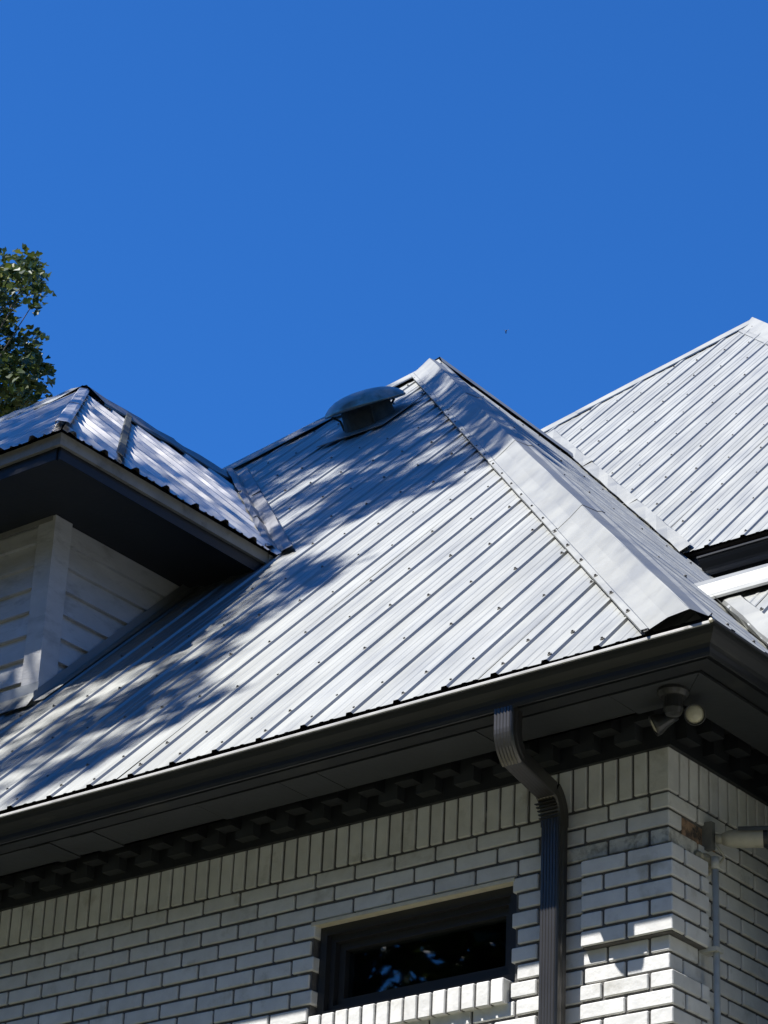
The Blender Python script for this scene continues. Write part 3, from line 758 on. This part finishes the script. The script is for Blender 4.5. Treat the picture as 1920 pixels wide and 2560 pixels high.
for s_ in (.085, .14, .196):
    rows.append([st+dv*s_ + sidev*(.043*math.cos(a)) + V((0, 0, 1))*(.046*math.sin(a)) for a in [math.radians(20+14*i) for i in range(11)]])
hd.grid(rows).build('hood', 'camgrey', scm, smooth=True)
MB().tube([st+V((.01, -.01, -.03)), st+V((.02, .03, -.065)), st+V((-.02, .045, -.085)), st+V((-.045, .03, -.10))], .005, 6).build('cable', 'camwhite', scm, smooth=True)
cp_ = empty('conduit_pipe', (.052, .232, -ZO), 'thin painted conduit pipe running down the side wall brick below the camera', 'pipe')
MB().tube([(.052, .232, -.215), (.052, .232, -1.5), (.052, .232, -3), (.052, .232, -ZO+.01)], .0125, 12).build('pipe', 'pipe', cp_, smooth=True)
MB().tube([(.052, .232, -.20), (.052, .232, -.245)], .016, 12).build('coupling', 'pipe', cp_, smooth=True)
for z in (-.565, -1.5, -2.8): box('strap', (-.005, .205, z), (.0665, .259, z+.016), 'pipe', cp_)

# ------------------------------------------------------------------ trees
LEAF = [(0, 0), (.30, .10), (.52, .38), (.26, .52), (.20, .80), (0, 1.0), (-.20, .80), (-.26, .52), (-.52, .38), (-.30, .10)]
def add_leaf(mb, c, size, nrm, rnd, simple=False):
    nrm = V(nrm).normalized(); u = nrm.orthogonal().normalized(); u = Quaternion(nrm, rnd.uniform(0, 6.28)) @ u; w = nrm.cross(u)
    if simple:
        pts = [(0, -.5), (.42, 0), (0, .55), (-.42, 0)]
        mb.add([c + u*(a*size) + w*(b*size) + nrm*(abs(a)*.25*size) for a, b in pts], [(0, 1, 2), (0, 2, 3)])
    else:
        pts = [c + u*(a*size) + w*((b-.5)*size) + nrm*(abs(a)*.35*size) for a, b in LEAF]
        mb.add(pts, [tuple(range(6)), (5, 6, 7, 8, 9, 0)])
def limbs(root, base, top, clumps, rnd, r0=.35, name='trunk'):
    mb = MB(); base, top = V(base), V(top)
    n = 8; pts = [base.lerp(top, i/n) + V((rnd.uniform(-.12, .12), rnd.uniform(-.12, .12), 0))*(1 if 0 < i else 0) for i in range(n+1)]
    mb.tube(pts, [r0*(1-.85*i/n)+.02 for i in range(n+1)], 10)
    for c in clumps:
        c = V(c); i = max(2, min(n-1, int(n*max(.2, min(.95, ((c.z-base.z)/(top.z-base.z))-.18))))); a = pts[i]
        md = a.lerp(c, .5) + V((rnd.uniform(-.3, .3), rnd.uniform(-.3, .3), .25))
        rr = max(.02, r0*.20*(1-i/n)+.015); mb.tube([a, md, c], [rr, rr*.4, .006], 6)
    return mb.build(name, 'bark', root)
def tree(name, label, base, h, rad, seed, nclump=60, per=120, leaf=.12, group=None, zc=.65, simple=True, r0=.35):
    rnd = random.Random(seed); t = empty(name, base, label, 'tree', group); base = V(base)
    ctr = base + V((0, 0, h*zc)); cl = []
    while len(cl) < nclump:
        d = V((rnd.gauss(0, 1), rnd.gauss(0, 1), rnd.gauss(0, 1))).normalized()*rnd.uniform(.35, 1)**.6
        cl.append(ctr + V((d.x*rad, d.y*rad, d.z*h*(1-zc)*.98)))
    limbs(t, base, base+V((0, 0, h*.9)), cl[::2], rnd, r0)
    mb = MB()
    for c in cl:
        cr_ = rnd.uniform(.5, .95)*rad*.28
        for _ in range(per):
            d = V((rnd.gauss(0, .5), rnd.gauss(0, .5), rnd.gauss(0, .4)))
            add_leaf(mb, c + d*cr_, leaf*rnd.uniform(.7, 1.3), V((rnd.gauss(0, .6), rnd.gauss(0, .6), 1)), rnd, simple)
    mb.build('crown', 'leaf', t); return t
# the tree behind the dormer whose right edge enters the picture
rnd = random.Random(11); DIST = 38.0
bt = CAM + ray(-330, 900)*DIST; tb = V((bt.x, bt.y, -ZO))
tr = empty('leafy_tree', tb, 'tall dark green leafy tree rising behind the dormer roof', 'tree')
cl = []; mbd, mby = MB(), MB()
spots = [(10, 690, 45, 60), (60, 680, 40, 45), (85, 690, 25, 40), (95, 720, 22, 30), (95, 655, 16, 26), (30, 745, 34, 24), (85, 765, 14, 16), (-60, 720, 80, 90),
         (15, 815, 32, 40), (-60, 840, 70, 80), (25, 880, 40, 50), (75, 870, 24, 36), (105, 835, 13, 12), (90, 900, 26, 30), (60, 935, 50, 50), (115, 925, 24, 26), (95, 960, 28, 34), (30, 990, 50, 50), (75, 1000, 34, 30), (10, 1040, 40, 60), (-60, 960, 70, 90),
         (-70, 1060, 70, 90), (30, 930, 44, 44), (-180, 800, 120, 200), (-320, 700, 160, 220), (-330, 980, 170, 200), (-460, 820, 140, 220), (-180, 1010, 120, 120), (-250, 560, 120, 100), (-560, 960, 120, 180)]
ppm = FPX/DIST
for (px, py, rx, ry) in spots:
    far = px < -100
    c0 = CAM + ray(px-6, py)*(DIST + rnd.uniform(-1.2, 1.2)); cl.append(c0)
    num = int(rx*ry*(.062 if not far else .03)) + 6
    for _ in range(num):
        a = max(-.95, min(.95, rnd.gauss(0, .5))); b = max(-.95, min(.95, rnd.gauss(0, .5)))
        c = c0 + rgt*(a*rx/ppm) + upv*(b*ry/ppm) + fwd*rnd.gauss(0, .6)
        (mbd if rnd.random() > .07 else mby)
        tgt = mby if ((py in (690, 815, 990, 1040) and px < 31 and rnd.random() < .42) or rnd.random() < .02) else mbd
        add_leaf(tgt, c, rnd.uniform(.09, .135)*(1.2 if far else 1), V((rnd.gauss(0, .7), rnd.gauss(0, .7)-.3, .8)), rnd, far)
mbd.build('crown', 'leaf', tr); mby.build('sunlit_tone_leaves', 'leafy', tr)
limbs(tr, tb, bt + V((0, 0, 3.0)), cl, rnd, .32)

# the front-yard tree that shades the upper left of the roof
rnd = random.Random(5)
poly = [(-2.45, 2.75), (-2.55, 2.25), (-2.75, 2.10), (-3.3, 2.06), (-3.5, 1.95), (-3.05, 1.70), (-2.72, 1.45), (-2.65, 1.2), (-2.85, .86), (-2.8, .60), (-2.35, .25),
        (-2.28, .02), (-2.5, -.12), (-2.8, -.45), (-4.0, -.8), (-6, -1.2), (-8.6, -.6), (-10.0, 1.5), (-9.6, 4.2), (-8.2, 6.0), (-6.2, 6.2), (-4.75, 5.0), (-3.6, 4.0), (-2.9, 3.2)]
def inside(x, y):
    c = False; n = len(poly)
    for i in range(n):
        (x1, y1), (x2, y2) = poly[i], poly[(i+1) % n]
        if (y1 > y) != (y2 > y) and x < (x2-x1)*(y-y1)/(y2-y1)+x1: c = not c
    return c
def edge_d(x, y):
    best = 9
    for i in range(len(poly)):
        a, b = V((*poly[i], 0)), V((*poly[(i+1) % len(poly)], 0)); p_ = V((x, y, 0)); ab = b-a
        t = max(0, min(1, (p_-a).dot(ab)/ab.dot(ab))); best = min(best, (p_-a-ab*t).length)
    return best
yt = empty('shade_tree', (-10.2, -5.2, -ZO), 'tall broad leafy tree in the front yard shading the roof', 'tree')
mb = MB(); cl = []
gapset = [(-4.15, .95, .16), (-3.6, .55, .14), (-3.9, .15, .16), (-3.2, 1.15, .13), (-4.6, 3.1, .16), (-4.2, 2.6, .13), (-5.15, 4.95, .30), (-5.3, 5.4, .3), (-4.7, 3.35, .17), (-4.05, 2.5, .16), (-3.55, 3.1, .12), (-4.85, 4.1, .12), (-4.4, 4.25, .12), (-3.3, 2.9, .10), (-3.9, 3.5, .09), (-3.0, .0, .14), (-3.4, -.2, .14), (-4.0, 2.9, .1)]
def thin(x, y):      # crown thinned on purpose so sun reaches the dormer roof
    return -8.5 < x < -3.3 and (x+3.33)*-.95+.72 < y < (x+3.7)*-.95+1.95 and y < 3.3 or (-8 < x < -4.9 and .9 < y < 3.0)
clumps = 0; tries = 0
while clumps < 1750 and tries < 40000:
    tries += 1
    x_, y_ = rnd.uniform(-10, -2.2), rnd.uniform(-1.2, 6.2)
    if not inside(x_, y_): continue
    ed = edge_d(x_, y_)
    if ed < .09: continue
    if any((x_-a)**2+(y_-b)**2 < (c*1.45)**2 for a, b, c in gapset): continue
    if thin(x_, y_) and rnd.random() > .18: continue
    clumps += 1
    t0 = 11.5 + rnd.uniform(-1, 1)*2.6*min(1, (ed+.25)/2.2)
    p0 = V((x_, y_, y_+K)) + TOSUN*t0
    if rnd.random() < .16: cl.append(p0)
    rr = min(.20, max(.07, ed*.75))
    for _ in range(30):
        d = V((rnd.gauss(0, 1), rnd.gauss(0, 1), rnd.gauss(0, 1)))*rr*.62
        add_leaf(mb, p0 + d, rnd.uniform(.07, .12), TOSUN + V((rnd.gauss(0, .7), rnd.gauss(0, .7), rnd.gauss(0, .5))), rnd, True)
mb.build('crown', 'leaf', yt)
limbs(yt, (-10.2, -5.2, -ZO), (-9.6, -4.2, 13.0), cl, rnd, .38)
# woodland trees round the yard (seen mirrored in the window; they close in the front and side of the house)
def copy_tree(src, loc, rz, sc_, label):
    c = src.copy(); COL.objects.link(c); c.location = V(loc); c.rotation_euler.z = rz; c.scale = (sc_, sc_, sc_); c['label'] = label
    for ch in src.children:
        d = ch.copy(); COL.objects.link(d); d.parent = c
    return c
proto = tree('yard_tree', 'broad leafy yard tree mirrored in the dark window pane', (-12.5, -13.0, -ZO), 15.0, 5.0, 21, 170, 190, .27, 'trees around the yard')
for x_, y_, rz, sc_, lab in (
        (-19.5, -11.5, 1.1, .95, 'leafy yard tree standing beside the mirrored tree, towards the street'),
        (-9.0, -19.5, 2.3, 1.1, 'leafy yard tree standing across the lawn opposite the small window'),
        (-2.5, -21.0, 3.6, 1.05, 'leafy yard tree standing across the lawn opposite the downspout'),
        (-25.0, -5.0, 4.4, 1.1, 'leafy yard tree standing out past the dormer end of the house'),
        (4.5, -22.0, 5.1, 1.1, 'leafy yard tree standing across the lawn towards the added paving'),
        (12.0, -16.0, .6, 1.0, 'leafy yard tree standing beside the added paving'),
        (14.0, -6.5, 1.9, .95, 'leafy side yard tree opposite the house corner'),
        (11.5, 2.5, 2.9, .85, 'leafy side yard tree opposite the security camera'),
        (12.5, 10.0, 4.0, 1.0, 'leafy side yard tree opposite the taller wing')):
    copy_tree(proto, (x_, y_, 0), rz, sc_, lab)

# ------------------------------------------------------------------ a bird crossing the sky
bp_ = CAM + ray(1265, 827)*70
bd = empty('flying_bird', bp_, 'tiny dark bird flying in the clear blue sky above the roofs', 'bird')
MB().lathe([(0, -.05), (.014, -.035), (.021, 0), (.014, .035), (0, .055)], bp_, rgt*.4+upv*.2+fwd, 8).build('body', 'bird', bd, smooth=True)
for s_ in (-1, 1):
    a = bp_ + rgt*(s_*.006); MB().add([a+fwd*.02, a-fwd*.02, a+rgt*(s_*.07)+upv*.03-fwd*.012, a+rgt*(s_*.063)+upv*.034+fwd*.012], [(0, 1, 2, 3)]).build('wing', 'bird', bd)
MB().add([bp_-upv*.005+rgt*.006, bp_-upv*.005-rgt*.006, bp_-upv*.065-rgt*.018, bp_-upv*.065+rgt*.014], [(0, 1, 2, 3)]).build('tail', 'bird', bd)
